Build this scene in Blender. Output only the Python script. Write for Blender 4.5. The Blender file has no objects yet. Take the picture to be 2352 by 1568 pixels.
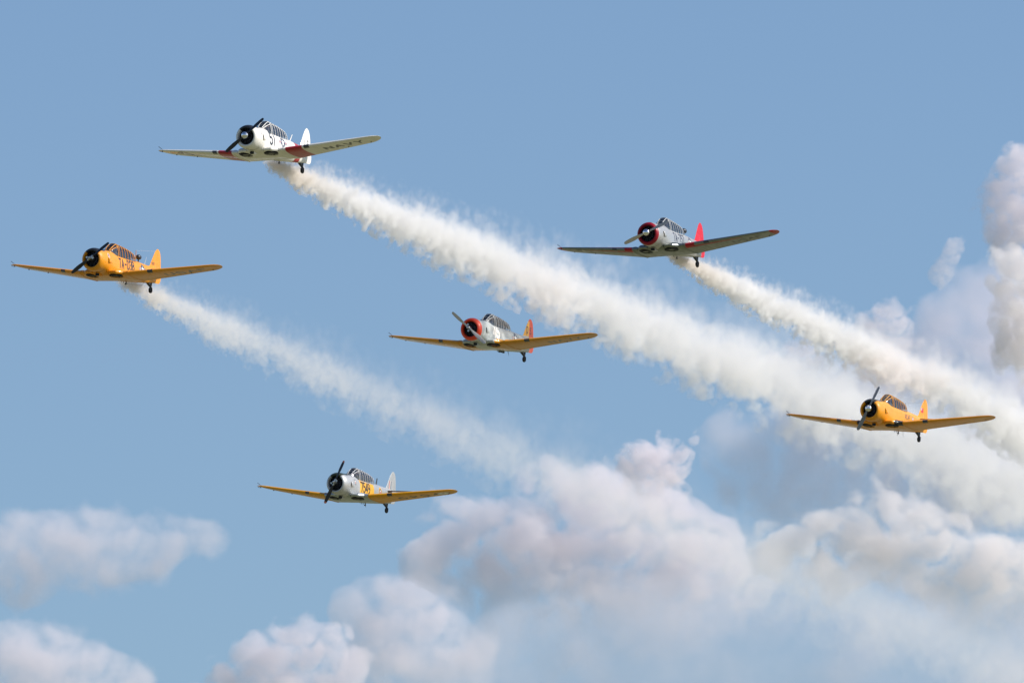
import bpy, math, random
import numpy as np
from mathutils import Matrix, Vector

# ------------------------------------------------------------------ camera, sky, sun, exposure
S = bpy.context.scene
COL = S.collection
PITCH = math.radians(7.5)
CAM_Z = 1.7
cam_data = bpy.data.cameras.new("camera")
cam_data.lens = 400.0
cam_data.sensor_width = 36.0
cam_data.clip_start = 1.0
cam_data.clip_end = 60000.0
cam = bpy.data.objects.new("camera", cam_data)
COL.objects.link(cam)
cam.location = (0, 0, CAM_Z)
cam.rotation_euler = (math.pi / 2 + PITCH, 0, 0)
S.camera = cam
F = 400.0 / 36.0 * 2352.0                      # focal length in pixels of a 2352 x 1568 picture

SUN_CAM = Vector((0.77, 0.60, -0.02)).normalized()   # right, up, towards the camera
CAXES = Matrix(((1, 0, 0), (0, -math.sin(PITCH), -math.cos(PITCH)), (0, math.cos(PITCH), -math.sin(PITCH))))
sun_dir = CAXES @ SUN_CAM
sun_elev = math.asin(sun_dir.z)
sun_azim = math.atan2(sun_dir.x, sun_dir.y)    # from +Y towards +X

world = bpy.data.worlds.new("World")
S.world = world
world.use_nodes = True
wn = world.node_tree
wn.nodes.clear()
w_out = wn.nodes.new("ShaderNodeOutputWorld")
w_bg = wn.nodes.new("ShaderNodeBackground")
w_sky = wn.nodes.new("ShaderNodeTexSky")
w_sky.sky_type = 'NISHITA'
w_sky.sun_disc = False
w_sky.sun_elevation = sun_elev
w_sky.sun_rotation = sun_azim
w_sky.altitude = 1000.0
w_sky.air_density = 1.0
w_sky.dust_density = 2.5
w_sky.ozone_density = 5.0
w_bg.inputs['Strength'].default_value = 0.108
wn.links.new(w_sky.outputs[0], w_bg.inputs[0])
wn.links.new(w_bg.outputs[0], w_out.inputs[0])

sun_data = bpy.data.lights.new("sun", 'SUN')
sun_data.energy = 4.8
sun_data.angle = math.radians(0.5)
sun_data.color = (1.0, 0.955, 0.90)
sun = bpy.data.objects.new("sun", sun_data)
COL.objects.link(sun)
sun.rotation_euler = sun_dir.to_track_quat('Z', 'Y').to_euler()

S.view_settings.view_transform = 'Standard'
S.view_settings.look = 'None'
S.view_settings.exposure = 0.2
S.view_settings.gamma = 1.0
S.view_settings.use_curve_mapping = False
S.cycles.max_bounces = 16
S.cycles.volume_bounces = 8
S.cycles.transparent_max_bounces = 24
S.cycles.use_denoising = True

# ------------------------------------------------------------------ helpers
def cam_to_world(v):
    p = CAXES @ Vector(v)
    p.z += CAM_Z
    return p

def at(px, py, depth):                          # a point seen at (px, py) of the 2352 x 1568 picture, this far away
    return cam_to_world(((px - 1176) / F * depth, (784 - py) / F * depth, -depth))

def link(o, parent=None):
    COL.objects.link(o)
    if parent is not None:
        o.parent = parent
    return o

def tag(o, label=None, category=None, group=None, kind=None):
    if label: o["label"] = label
    if category: o["category"] = category
    if group: o["group"] = group
    if kind: o["kind"] = kind
    return o

class MB:
    """collects vertices and faces of several shapes for one mesh"""
    def __init__(self):
        self.v, self.f, self.m, self.c, self.n = [], [], [], [], 0
    def add(self, verts, faces, mat=0, col=None):
        verts = np.asarray(verts, float).reshape(-1, 3)
        self.v.append(verts)
        self.f += [tuple(int(i) + self.n for i in f) for f in faces]
        self.m += [mat] * len(faces)
        c = np.ones((len(verts), 4))
        if col is not None: c[:] = col
        self.c.append(c)
        self.n += len(verts)
    def grid(self, P, closed_u=False, closed_v=False, mat=0, col=None, flip=False):
        nu, nv = P.shape[:2]
        I = np.arange(nu * nv).reshape(nu, nv)
        A = I if not closed_u else np.vstack([I, I[:1]])
        A = A if not closed_v else np.hstack([A, A[:, :1]])
        q = np.stack([A[:-1, :-1], A[1:, :-1], A[1:, 1:], A[:-1, 1:]], -1).reshape(-1, 4)
        if flip: q = q[:, ::-1]
        self.add(P.reshape(-1, 3), q.tolist(), mat, None if col is None else np.asarray(col).reshape(-1, 4) if np.ndim(col) > 1 else col)
    def tube(self, pts, r, k=8, mat=0, col=None, caps=True):
        pts = [Vector(p) for p in pts]
        rs = r if isinstance(r, (list, tuple)) else [r] * len(pts)
        rings = []
        up = None
        for i, p in enumerate(pts):
            t = (pts[min(i + 1, len(pts) - 1)] - pts[max(i - 1, 0)]).normalized()
            if up is None:
                up = t.orthogonal().normalized()
            up = (up - t * up.dot(t)).normalized()
            b = t.cross(up)
            rings.append([p + (up * math.cos(a) + b * math.sin(a)) * rs[i] for a in np.linspace(0, 2 * math.pi, k, endpoint=False)])
        P = np.array([[list(q) for q in ring] for ring in rings])
        n0 = self.n
        self.grid(P, closed_v=True, mat=mat, col=col)
        if caps:
            self.f += [tuple(range(n0 + k - 1, n0 - 1, -1)), tuple(range(n0 + (len(pts) - 1) * k, n0 + len(pts) * k))]
            self.m += [mat, mat]
    def box(self, c, s, mat=0, col=None, rot=None):
        c = Vector(c); h = Vector(s) / 2
        V = [Vector((x * h.x, y * h.y, z * h.z)) for x in (-1, 1) for y in (-1, 1) for z in (-1, 1)]
        if rot: V = [rot @ v for v in V]
        self.add([list(c + v) for v in V], [(0, 1, 3, 2), (4, 6, 7, 5), (0, 4, 5, 1), (2, 3, 7, 6), (0, 2, 6, 4), (1, 5, 7, 3)], mat, col)
    def lathe(self, prof, axis='x', c=(0, 0, 0), k=48, mat=0, col=None, sy=1.0, sz=1.0):
        """prof: list of (along axis, radius)"""
        a = np.linspace(0, 2 * math.pi, k, endpoint=False)
        P = np.empty((len(prof), k, 3))
        for i, (h, r) in enumerate(prof):
            if axis == 'x': P[i] = np.stack([np.full(k, h), r * sy * np.cos(a), r * sz * np.sin(a)], -1)
            elif axis == 'z': P[i] = np.stack([r * sy * np.cos(a), r * sz * np.sin(a), np.full(k, h)], -1)
            else: P[i] = np.stack([r * sy * np.sin(a), np.full(k, h), r * sz * np.cos(a)], -1)
        P += np.array(c)
        self.grid(P, closed_v=True, mat=mat, col=col)
    def mesh(self, name, smooth=True):
        me = bpy.data.meshes.new(name)
        V = np.vstack(self.v)
        me.from_pydata(V.tolist(), [], self.f)
        at_ = me.attributes.new("livery", 'FLOAT_COLOR', 'POINT')
        at_.data.foreach_set("color", np.vstack(self.c).astype(np.float32).ravel())
        me.polygons.foreach_set("material_index", np.array(self.m, np.int32))
        me.polygons.foreach_set("use_smooth", np.full(len(self.f), smooth))
        me.update()
        return me
    def build(self, name, mats, parent=None, smooth=True, sharp=35):
        me = self.mesh(name, smooth)
        for m in (mats if isinstance(mats, (list, tuple)) else [mats]): me.materials.append(m)
        if smooth and sharp:
            me.set_sharp_from_angle(angle=math.radians(sharp))
        return link(bpy.data.objects.new(name, me), parent)

def smooth01(x, a, b):
    t = np.clip((np.asarray(x, float) - a) / (b - a), 0, 1)
    return t * t * (3 - 2 * t)

class NT:
    """small helper for node graphs"""
    def __init__(self, tree):
        self.t = tree
    def node(self, kind, **kw):
        n = self.t.nodes.new(kind)
        for k, v in kw.items(): setattr(n, k, v)
        return n
    def put(self, sock, v):
        if isinstance(v, bpy.types.NodeSocket): self.t.links.new(v, sock)
        else: sock.default_value = v
    def m(self, op, a, b=0.0, c=0.0, clamp=False):
        n = self.node("ShaderNodeMath", operation=op, use_clamp=clamp)
        self.put(n.inputs[0], a)
        self.put(n.inputs[1], b)
        if op in ('MULTIPLY_ADD', 'COMPARE', 'SMOOTH_MIN', 'SMOOTH_MAX'): self.put(n.inputs[2], c)
        return n.outputs[0]
    def vm(self, op, a, b=(0, 0, 0), scale=None):
        n = self.node("ShaderNodeVectorMath", operation=op)
        self.put(n.inputs[0], a)
        if op != 'SCALE': self.put(n.inputs[1], b)
        if scale is not None: self.put(n.inputs['Scale'], scale)
        return n.outputs[0]
    def noise(self, vec, scale, detail=3.0, rough=0.5, dist=0.0, color=False):
        n = self.node("ShaderNodeTexNoise")
        self.put(n.inputs['Vector'], vec)
        self.put(n.inputs['Scale'], scale)
        n.inputs['Detail'].default_value = detail
        n.inputs['Roughness'].default_value = rough
        n.inputs['Distortion'].default_value = dist
        return n.outputs['Color'] if color else n.outputs['Fac']
    def mr(self, v, a, b, c=0.0, d=1.0, smooth=True):
        n = self.node("ShaderNodeMapRange", interpolation_type='SMOOTHSTEP' if smooth else 'LINEAR')
        self.put(n.inputs['Value'], v)
        for k, x in zip(('From Min', 'From Max', 'To Min', 'To Max'), (a, b, c, d)): self.put(n.inputs[k], x)
        return n.outputs['Result']

def new_mat(name):
    m = bpy.data.materials.new(name)
    m.use_nodes = True
    return m, m.node_tree.nodes['Principled BSDF'], NT(m.node_tree)

def plain(name, col, rough=0.5, metal=0.0, coat=0.0, bump=0.0):
    m, p, t = new_mat(name)
    tc = t.node("ShaderNodeTexCoord").outputs['Object']
    n = t.noise(tc, 9.0, 4.0, 0.6)
    mix = t.node("ShaderNodeMix", data_type='RGBA')
    t.put(mix.inputs['Factor'], n)
    mix.inputs[6].default_value = (*[c * 0.8 for c in col], 1)
    mix.inputs[7].default_value = (*[min(1, c * 1.15) for c in col], 1)
    t.put(p.inputs['Base Color'], mix.outputs[2])
    p.inputs['Roughness'].default_value = rough
    p.inputs['Metallic'].default_value = metal
    p.inputs['Coat Weight'].default_value = coat
    return m

def paint(name, rough, coat, dirt=0.12):
    """painted or bare skin: colour and metalness come from the markings laid on the mesh"""
    m, p, t = new_mat(name)
    at_ = t.node("ShaderNodeAttribute", attribute_name="livery")
    tc = t.node("ShaderNodeTexCoord").outputs['Object']
    streak = t.noise(t.vm('MULTIPLY', tc, (0.9, 5.0, 5.0)), 1.6, 5.0, 0.62)
    grime = t.mr(streak, 0.38, 0.72, 1.0, 1.0 - dirt)
    spot = t.noise(tc, 14.0, 3.0, 0.6)
    grime = t.m('MULTIPLY', grime, t.mr(spot, 0.35, 0.75, 1.0, 0.95))
    base = t.vm('SCALE', at_.outputs['Color'], scale=grime)
    t.put(p.inputs['Base Color'], base)
    t.put(p.inputs['Metallic'], at_.outputs['Alpha'])
    t.put(p.inputs['Roughness'], t.mr(streak, 0.3, 0.7, rough, rough + 0.14))
    p.inputs['Coat Weight'].default_value = coat
    p.inputs['Coat Roughness'].default_value = 0.06
    p.inputs['Specular IOR Level'].default_value = 0.3
    bn = t.node("ShaderNodeBump")
    bn.inputs['Strength'].default_value = 0.25
    bn.inputs['Distance'].default_value = 0.012
    t.put(bn.inputs['Height'], t.noise(tc, 3.2, 3.0, 0.5))
    t.put(p.inputs['Normal'], bn.outputs[0])
    return m

def glass_mat():
    m, p, t = new_mat("canopy_glass")
    t.t.nodes.remove(p)
    out = t.t.nodes['Material Output']
    fr = t.node("ShaderNodeFresnel"); fr.inputs['IOR'].default_value = 1.5
    tr = t.node("ShaderNodeBsdfTransparent"); tr.inputs[0].default_value = (0.80, 0.86, 0.88, 1)
    gl = t.node("ShaderNodeBsdfGlossy"); gl.inputs['Roughness'].default_value = 0.03
    mx = t.node("ShaderNodeMixShader")
    t.put(mx.inputs[0], t.m('ADD', t.m('MULTIPLY', fr.outputs[0], 1.1), 0.09, clamp=True))
    t.put(mx.inputs[1], tr.outputs[0]); t.put(mx.inputs[2], gl.outputs[0])
    t.put(out.inputs['Surface'], mx.outputs[0])
    return m

M_GLASS = glass_mat()
M_GLOSS = paint("glossy_paint", 0.42, 0.5)
M_SATIN = paint("silver_paint", 0.38, 0.15, 0.14)
M_METAL = paint("bare_metal", 0.30, 0.0, 0.18)
M_RUBBER = plain("tyre_rubber", (0.018, 0.018, 0.02), 0.75)
M_DARK = plain("dark_interior", (0.02, 0.024, 0.03), 0.8)
M_STEEL = plain("dark_steel", (0.05, 0.055, 0.065), 0.45, 0.5)
M_ENGINE = plain("engine_black", (0.007, 0.009, 0.018), 0.5, 0.1)
M_ALLOY = plain("engine_alloy", (0.06, 0.07, 0.10), 0.4, 0.6)
M_CHROME = plain("chrome", (0.86, 0.87, 0.9), 0.12, 1.0)
M_HUB = plain("hub_steel", (0.5, 0.53, 0.55), 0.28, 0.9)
M_LAMP = plain("lamp_glass", (0.02, 0.025, 0.04), 0.12, 0.0, 0.8)
M_BLADE = {'dark': plain("blade_dark", (0.018, 0.022, 0.032), 0.4),
           'pale': plain("blade_pale", (0.50, 0.48, 0.46), 0.3, 0.25),
           'tan': plain("blade_tan", (0.56, 0.50, 0.42), 0.32, 0.25),
           'grey': plain("blade_grey", (0.22, 0.23, 0.26), 0.3, 0.3)}
M_TIP = plain("blade_tip", (0.55, 0.16, 0.10), 0.45)
M_FLIGHT = plain("flight_suit", (0.10, 0.11, 0.08), 0.85)

# ------------------------------------------------------------------ lettering and emblems (signed distances in metres)
def _g(s):
    return [[tuple(float(c) for c in p.split(',')) for p in st.split()] for st in s.split('|')]
GL = {k: _g(v) for k, v in {
 '0': "0,.2 0,.8 .18,1 .42,1 .6,.8 .6,.2 .42,0 .18,0 0,.2", '1': ".3,0 .3,1", '3': "0,.85 .15,1 .45,1 .6,.85 .6,.65 .45,.53 .25,.53|.45,.53 .6,.4 .6,.15 .45,0 .15,0 0,.15",
 '4': ".45,0 .45,1 0,.3 .62,.3", '5': ".57,1 .05,1 .03,.58 .4,.6 .6,.42 .6,.18 .42,0 .15,0 0,.14", '7': "0,1 .6,1 .2,0", '8': ".15,.53 0,.68 0,.85 .15,1 .45,1 .6,.85 .6,.68 .45,.53 .15,.53 0,.36 0,.15 .15,0 .45,0 .6,.15 .6,.36 .45,.53",
 '9': ".6,.5 .15,.46 0,.6 0,.85 .15,1 .45,1 .6,.85 .6,.3 .4,0 .15,0", '6': "0,.5 .45,.54 .6,.4 .6,.15 .45,0 .15,0 0,.15 0,.7 .2,1 .45,1",
 '-': ".1,.48 .5,.48", 'A': "0,0 .3,1 .6,0|.12,.33 .48,.33", 'N': "0,0 0,1 .6,0 .6,1", 'V': "0,1 .3,0 .6,1", 'Y': "0,1 .3,.5 .6,1|.3,.5 .3,0", 'J': ".45,1 .45,.18 .3,0 .15,0 0,.16",
 'S': ".6,.84 .44,1 .16,1 0,.85 0,.67 .15,.55 .45,.46 .6,.33 .6,.15 .44,0 .16,0 0,.16", 'T': "0,1 .6,1|.3,1 .3,0", 'U': "0,1 0,.18 .17,0 .43,0 .6,.18 .6,1", 'F': "0,0 0,1 .56,1|0,.52 .45,.52",
 'D': "0,0 0,1 .38,1 .6,.8 .6,.2 .38,0 0,0", 'R': "0,0 0,1 .42,1 .58,.85 .58,.65 .42,.5 0,.5|.3,.5 .6,0", 'C': ".6,.82 .43,1 .17,1 0,.82 0,.18 .17,0 .43,0 .6,.18", 'I': ".3,0 .3,1", 'O': "0,.2 0,.8 .18,1 .42,1 .6,.8 .6,.2 .42,0 .18,0 0,.2", 'E': ".57,0 0,0 0,1 .57,1|0,.52 .45,.52", ' ': ""}.items() if v} 

def sd_seg(u, v, a, b):
    ax, ay = a; bx, by = b
    dx, dy = bx - ax, by - ay
    t = np.clip(((u - ax) * dx + (v - ay) * dy) / (dx * dx + dy * dy + 1e-12), 0, 1)
    return np.hypot(u - ax - t * dx, v - ay - t * dy)

def text_mask(u, v, txt, u0, v0, h, wid=1.0, stroke=0.14, gap=0.26, aa=0.022):
    """coverage of lettering that starts at (u0, v0) with cap height h"""
    d = np.full(np.shape(u), 9.0)
    x = u0
    for ch in txt:
        adv = (0.6 + gap) * h * wid
        if ch in '1I': adv *= 0.62
        if ch in GL:
            off = -0.16 * h * wid if ch in '1I' else 0
            for st in GL[ch]:
                for a, b in zip(st[:-1], st[1:]):
                    d = np.minimum(d, sd_seg(u, v, (x + off + a[0] * h * wid, v0 + a[1] * h), (x + off + b[0] * h * wid, v0 + b[1] * h)))
        x += adv
    return np.clip((stroke * h / 2 - d) / aa + 0.5, 0, 1)

def text_len(txt, h, wid=1.0, gap=0.26):
    return sum((0.6 + gap) * h * wid * (0.62 if c in '1I' else 1) for c in txt) - gap * h * wid

def disc(u, v, cu, cv, r, aa=0.02):
    return np.clip((r - np.hypot(u - cu, v - cv)) / aa + 0.5, 0, 1)

def star(u, v, cu, cv, r, aa=0.02):
    x, y = np.abs(u - cu), v - cv
    ang = np.arctan2(x, y)
    s = 2 * math.pi / 5
    a = np.abs((ang + s / 2) % s - s / 2)
    q = np.hypot(x, y)
    ri = r * 0.382
    p0 = np.array([r, 0.0]); p1 = np.array([ri * math.cos(s / 2), ri * math.sin(s / 2)])
    nrm = np.array([p1[1] - p0[1], -(p1[0] - p0[0])]); nrm /= np.linalg.norm(nrm)
    dd = (q * np.cos(a) - p0[0]) * nrm[0] + (q * np.sin(a) - p0[1]) * nrm[1]
    return np.clip(-dd / aa + 0.5, 0, 1)

def rect(u, v, u0, u1, v0, v1, aa=0.02):
    d = np.minimum(np.minimum(u - u0, u1 - u), np.minimum(v - v0, v1 - v))
    return np.clip(d / aa + 0.5, 0, 1)

def over(c, mask, col, metal=0.0):
    m = np.asarray(mask)[..., None]
    return c * (1 - m) + np.array([*col, metal]) * m

BLUE = (0.012, 0.02, 0.055); WHITE = (0.78, 0.78, 0.74); RED = (0.42, 0.012, 0.02); BLACK = (0.012, 0.013, 0.016)

def insignia(c, u, v, cu, cv, r, on):
    """the star in a disc with barred wings"""
    c = over(c, rect(u, v, cu - 2.1 * r, cu + 2.1 * r, cv - 0.34 * r, cv + 0.34 * r) * on, BLUE)
    c = over(c, rect(u, v, cu - 1.95 * r, cu + 1.95 * r, cv - 0.22 * r, cv + 0.22 * r) * on, WHITE)
    c = over(c, rect(u, v, cu - 1.95 * r, cu + 1.95 * r, cv - 0.08 * r, cv + 0.08 * r) * on, RED)
    c = over(c, disc(u, v, cu, cv, 1.1 * r) * on, BLUE)
    return over(c, star(u, v, cu, cv, r) * on, WHITE)

# ------------------------------------------------------------------ shape of the aeroplane: x forward, y to its left, z up, propeller hub at the origin
FUS = np.array([  # distance behind the hub, half width, top, bottom, squareness
 (0.95, .62, .585, -.690, 2.05), (1.20, .62, .600, -.730, 2.1), (1.60, .595, .612, -.800, 2.2), (2.05, .570, .600, -.855, 2.4), (2.45, .555, .45, -.875, 2.8),
 (3.00, .535, .415, -.89, 3.0), (4.00, .500, .375, -.895, 2.9), (5.00, .440, .370, -.835, 2.6), (5.40, .410, .385, -.805, 2.4), (6.00, .350, .350, -.760, 2.3),
 (7.00, .240, .290, -.690, 2.2), (7.60, .165, .250, -.640, 2.1), (8.20, .075, .190, -.580, 2.0)])
def fus_at(d):
    return [np.interp(d, FUS[:, 0], FUS[:, i]) for i in range(1, 5)]
def fus_smooth(d):
    ds = np.asarray(d)[..., None] + np.linspace(-.22, .22, 9)
    return [np.interp(np.clip(ds, .95, 8.2), FUS[:, 0], FUS[:, i]).mean(-1) for i in range(1, 5)]
def spow(c, e):
    return np.sign(c) * np.abs(c) ** e
def fuselage_grid(nd=430, na=168):
    d = np.linspace(.95, 8.2, nd)
    w, zt, zb, n = fus_smooth(d)
    a = np.linspace(0, 2 * math.pi, na, endpoint=False)
    e = 2 / n[:, None]
    y = w[:, None] * spow(np.sin(a)[None], e)
    zc = zb + (zt - zb) * .5
    z = zc[:, None] + (zt - zb)[:, None] / 2 * spow(np.cos(a)[None], e)
    return np.stack([np.broadcast_to(-d[:, None], y.shape), y, z], -1)

def airfoil(nc, t):
    """upper trailing edge round the nose to lower trailing edge: chord fraction, height"""
    b = np.linspace(0, math.pi, nc)
    c = (1 + np.cos(np.linspace(0, 2 * math.pi, 2 * nc - 1))) / 2
    th = t / .2 * (.2969 * np.sqrt(c) - .126 * c - .3516 * c ** 2 + .2843 * c ** 3 - .1036 * c ** 4)
    cam_ = np.where(c < .4, .02 / .16 * (.8 * c - c * c), .02 / .36 * (.2 + .8 * c - c * c))
    sgn = np.where(np.arange(2 * nc - 1) < nc - 1, 1.0, -1.0)
    return c, cam_ + sgn * th, sgn

JOINT = 1.43
def wing_le(y):    return 1.74 + (y - JOINT) * .238
def outer_wing_grid(side, ns=210, nc=64):
    f = np.linspace(0, 1, ns)
    y = JOINT + (6.34 - JOINT) * (1 - (1 - f) ** 1.25)
    g = (y - JOINT) / (6.05 - JOINT)
    le = wing_le(y); te = 3.92 + (4.17 - 3.92) * g
    zl = -.630 + .53 * g; zt = -.885 + .69 * g
    tk = .15 - .045 * g
    k = np.sqrt(np.clip(1 - ((y - 5.90) / .445).clip(0, 1) ** 2, 0, 1))          # rounded tip
    mid = le + (te - le) * .20
    le2 = mid + (le - mid) * (.22 + .78 * k); k2 = np.sqrt(np.clip(1 - ((y - 5.45) / .90).clip(0, 1) ** 2, 0, 1)); te2 = mid + (te - mid) * (.04 + .96 * k2)
    zl2 = zl + (zt - zl) * (le2 - le) / (te - le); zt2 = zt + (zl - zt) * (te - te2) / (te - le)
    P = np.empty((ns, 2 * nc - 1, 3)); C = np.empty((ns, 2 * nc - 1)); G = np.empty((ns, 2 * nc - 1))
    for i in range(ns):
        c, h, s = airfoil(nc, tk[i])
        ch = te2[i] - le2[i]
        hh = h * ch * (.25 + .75 * k[i])
        P[i] = np.stack([-(le2[i] + c * ch), np.full_like(c, side * y[i]), zl2[i] + c * (zt2[i] - zl2[i]) + hh], -1)
        C[i] = c; G[i] = s
    return P, C, G
def centre_grid(ns=300, nc=90):
    y = np.linspace(-JOINT, JOINT, ns)
    b = smooth01(np.abs(y), .30, .50) * (1 - smooth01(np.abs(y), .88, 1.24))
    b = np.where(np.abs(y) < .45, 1.0, b)
    le = 1.74 - .44 * b
    P = np.empty((ns, 2 * nc - 1, 3)); C = np.empty((ns, 2 * nc - 1)); G = np.empty((ns, 2 * nc - 1))
    for i in range(ns):
        c, h, s = airfoil(nc, .150 + .012 * b[i])
        ch = 3.92 - le[i]
        P[i] = np.stack([-(le[i] + c * ch), np.full_like(c, y[i]), -.630 + c * (-.255) + h * ch], -1)
        C[i] = c; G[i] = s
    return P, C, G

def loft_blade(prof, nc=14, thick=.1, cap=True):
    """flat surface such as a fin: list of (position, leading edge x, trailing edge x, half thickness) rows along z"""
    c = (1 - np.cos(np.linspace(0, math.pi, nc))) / 2
    t = 2.6 * (.2969 * np.sqrt(c) - .126 * c - .3516 * c ** 2 + .2843 * c ** 3 - .1036 * c ** 4) * 1.3
    rows = []
    for z, le, te, th in prof:
        x = le + (te - le) * c
        rows.append(np.concatenate([np.stack([x[::-1], th * t[::-1], np.full(nc, z)], -1), np.stack([x[1:], -th * t[1:], np.full(nc - 1, z)], -1)]))
    return np.array(rows)

def resample(prof, n):
    prof = np.array(prof, float)
    s = np.linspace(0, 1, n)
    z = prof[0, 0] + (prof[-1, 0] - prof[0, 0]) * (1 - (1 - s) ** 1.3)
    return [(zz, *[np.interp(zz, prof[:, 0], prof[:, i]) for i in range(1, prof.shape[1])]) for zz in z]

CAN = np.array([  # canopy: distance, base half width, base z, top z
 (2.02, .20, .50, .60), (2.20, .285, .44, .76), (2.45, .345, .36, .94), (2.66, .372, .33, 1.035), (2.80, .375, .32, 1.045), (3.67, .365, .28, .965),
 (4.40, .350, .26, .865), (4.80, .33, .26, .785), (5.05, .29, .27, .69), (5.22, .24, .29, .58), (5.36, .17, .31, .44)])
def can_section(d, k=25, grow=0.0):
    w, zb, zt = [np.interp(d, CAN[:, 0], CAN[:, i]) for i in range(1, 4)]
    a = np.linspace(0, math.pi, k)
    y = (w + grow) * spow(np.cos(a), 2 / 2.7)
    z = zb + (zt + grow - zb) * np.abs(np.sin(a)) ** (2 / 2.3)
    return np.stack([np.full(k, -d), y, z], -1)

# ------------------------------------------------------------------ liveries
def base_cols(sp, shape):
    c = np.empty((*shape, 4)); c[:] = (*sp['skin'], sp['metal'])
    return c

def livery_fuselage(sp, P):
    x, y, z = P[..., 0], P[..., 1], P[..., 2]
    d = -x
    c = base_cols(sp, x.shape)
    left = (y > 0).astype(float); right = 1 - left
    glare = rect(d, np.abs(y), .5, 2.6, -1, .33 + .03 * np.sin(d * 3)) * (z > .1)
    c = over(c, glare, sp['glare'])
    if 'belly' in sp: c = over(c, smooth01(-z, .70, .74), sp['belly'], sp['metal'])
    # cockpit deck under the glass
    wc = np.interp(d, CAN[:, 0], CAN[:, 1]) - .02
    c = over(c, rect(d, np.abs(y), 2.12, 5.3, -1, wc - .0) * (z > .2), (.018, .022, .03))
    # panel joints of the skin
    for s in (1.42, 1.98, 5.52, 7.75):
        c = over(c, rect(d, z, s - .007, s + .007, -2, 2, .015) * .35, (.05, .05, .05))
    for s in (-.42, .22):
        c = over(c, rect(d, z, 1.42, 5.5, s - .006, s + .006, .015) * .25 * (np.abs(y) > .2), (.05, .05, .05))
    k = sp['key']
    def side_text(txt, d0, z0, h, col, stroke=.15, wid=1.0, gap=.26, slope=0.0):
        nonlocal c
        L = text_len(txt, h, wid, gap)
        c = over(c, text_mask(d, z - slope * (d - d0), txt, d0, z0, h, wid, stroke, gap) * left, col)
        c = over(c, text_mask(-d, z, txt, -d0 - L, z0, h, wid, stroke, gap) * right, col)
    if k == 'white':
        side_text('51', 2.05, -.25, .60, BLACK, .23, 1.05, .32)
        for s, on in ((1, left), (-1, right)): c = insignia(c, d * s, z, 3.98 * s, .02, .27, on)
        c = over(c, rect(d, z, 6.05, 6.85, -2, 2), RED)
        side_text('51', 1.02, .16, .13, BLACK, .2)
    elif k == 'ta038':
        side_text('TA-038', 2.52, -.27, .48, BLACK, .21, .86, .26)
        for s, on in ((1, left), (-1, right)): c = insignia(c, d * s, z, 5.85 * s, -.06, .25, on)
        # small shield-like emblem on the nose
        c = over(c, disc(d * 1.5, z, 1.14 * 1.5, .22, .15) * left, (.7, .7, .72))
        c = over(c, disc(d * 1.7, z, 1.14 * 1.7, .24, .10) * left, (.15, .03, .05))
        c = over(c, text_mask(d, z, 'TS', 1.08, -.12, .12, .8, .2) * left, (.3, .3, .3))
    elif k == 'ta757':
        side_text('TA-757', 2.78, -.23, .43, (.015, .018, .04), .19, .84, .26)
        for s, on in ((1, left), (-1, right)): c = insignia(c, d * s, z, 5.75 * s, -.02, .24, on)
    elif k == 'n45':
        side_text('45', 2.12, -.28, .58, (.92, .90, .82), .25, 1.05, .26)
        for s, on in ((1, left), (-1, right)): c = insignia(c, d * s, z, 5.55 * s, -.06, .27, on)
    elif k == 'rcaf':
        side_text('RCAF', 4.36, -.16, .24, (.03, .025, .02), .20, 1.05, .3)
        for on in (left, right):
            c = over(c, disc(d, z, 5.75, -.1, .17) * on, BLUE); c = over(c, disc(d, z, 5.75, -.1, .12) * on, WHITE); c = over(c, disc(d, z, 5.75, -.1, .06) * on, (.5, .03, .03))
    else:
        c = over(c, rect(d, z, 2.46, 4.72, -.50, .36), (.82, .42, .02))
        side_text('7549', 2.66, -.32, .54, BLACK, .20, .82, .22)
        c = over(c, text_mask(d, z, 'A', 2.52, .28, .03, 1, .5) * left, (.5, .1, .05))
        for on in (left, right):
            c = over(c, disc(d, z, 5.85, -.12, .30) * on, (.82, .42, .02)); c = over(c, disc(d, z, 5.85, -.12, .22) * on, BLUE)
            c = over(c, disc(d, z, 5.85, -.12, .14) * on, WHITE); c = over(c, disc(d, z, 5.85, -.12, .08) * on, (.45, .03, .03))
        c = over(c, rect(d, z, 1.60, 1.84, .0, .30) * left, BLACK)
        c = over(c, rect(d, z, 1.64, 1.80, .04, .26) * left, WHITE)
        c = over(c, disc(d, z, 1.72, .12, .05) * left, (.45, .03, .03))
    if k in ('white', 'ta038', 'ta757', 'n45') :
        c = over(c, rect(d, z, 3.05, 3.22, -.24, -.215) * left * (k in ('n45', 'ta038')), (.05, .05, .05))
    return c

def livery_cowl(sp, P):
    x, y, z = P[..., 0], P[..., 1], P[..., 2]
    d = -x; zz = z + .05
    c = base_cols(sp, x.shape)
    ang = np.degrees(np.arctan2(np.abs(y), zz))
    c = over(c, np.clip((sp.get('glare_deg', 40) - ang) / 2, 0, 1), sp['glare'])
    if 'ring' in sp: c = over(c, np.clip((sp['ring_d'] - d) / .02, 0, 1), sp['ring'])
    k = sp['key']
    for s in (.62,):
        c = over(c, rect(d, z, s - .006, s + .006, -2, 2, .015) * .3, (.05, .05, .05))
    if k == 'white':
        c = over(c, text_mask(d, z, '51', .74, .08, .13, 1, .2) * (y > 0), BLACK)
        c = over(c, text_mask(y, -(d - .30) , '51', -.06, -.12, .11, 1, .2) * (z < -.4), BLACK)
    return c

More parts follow.
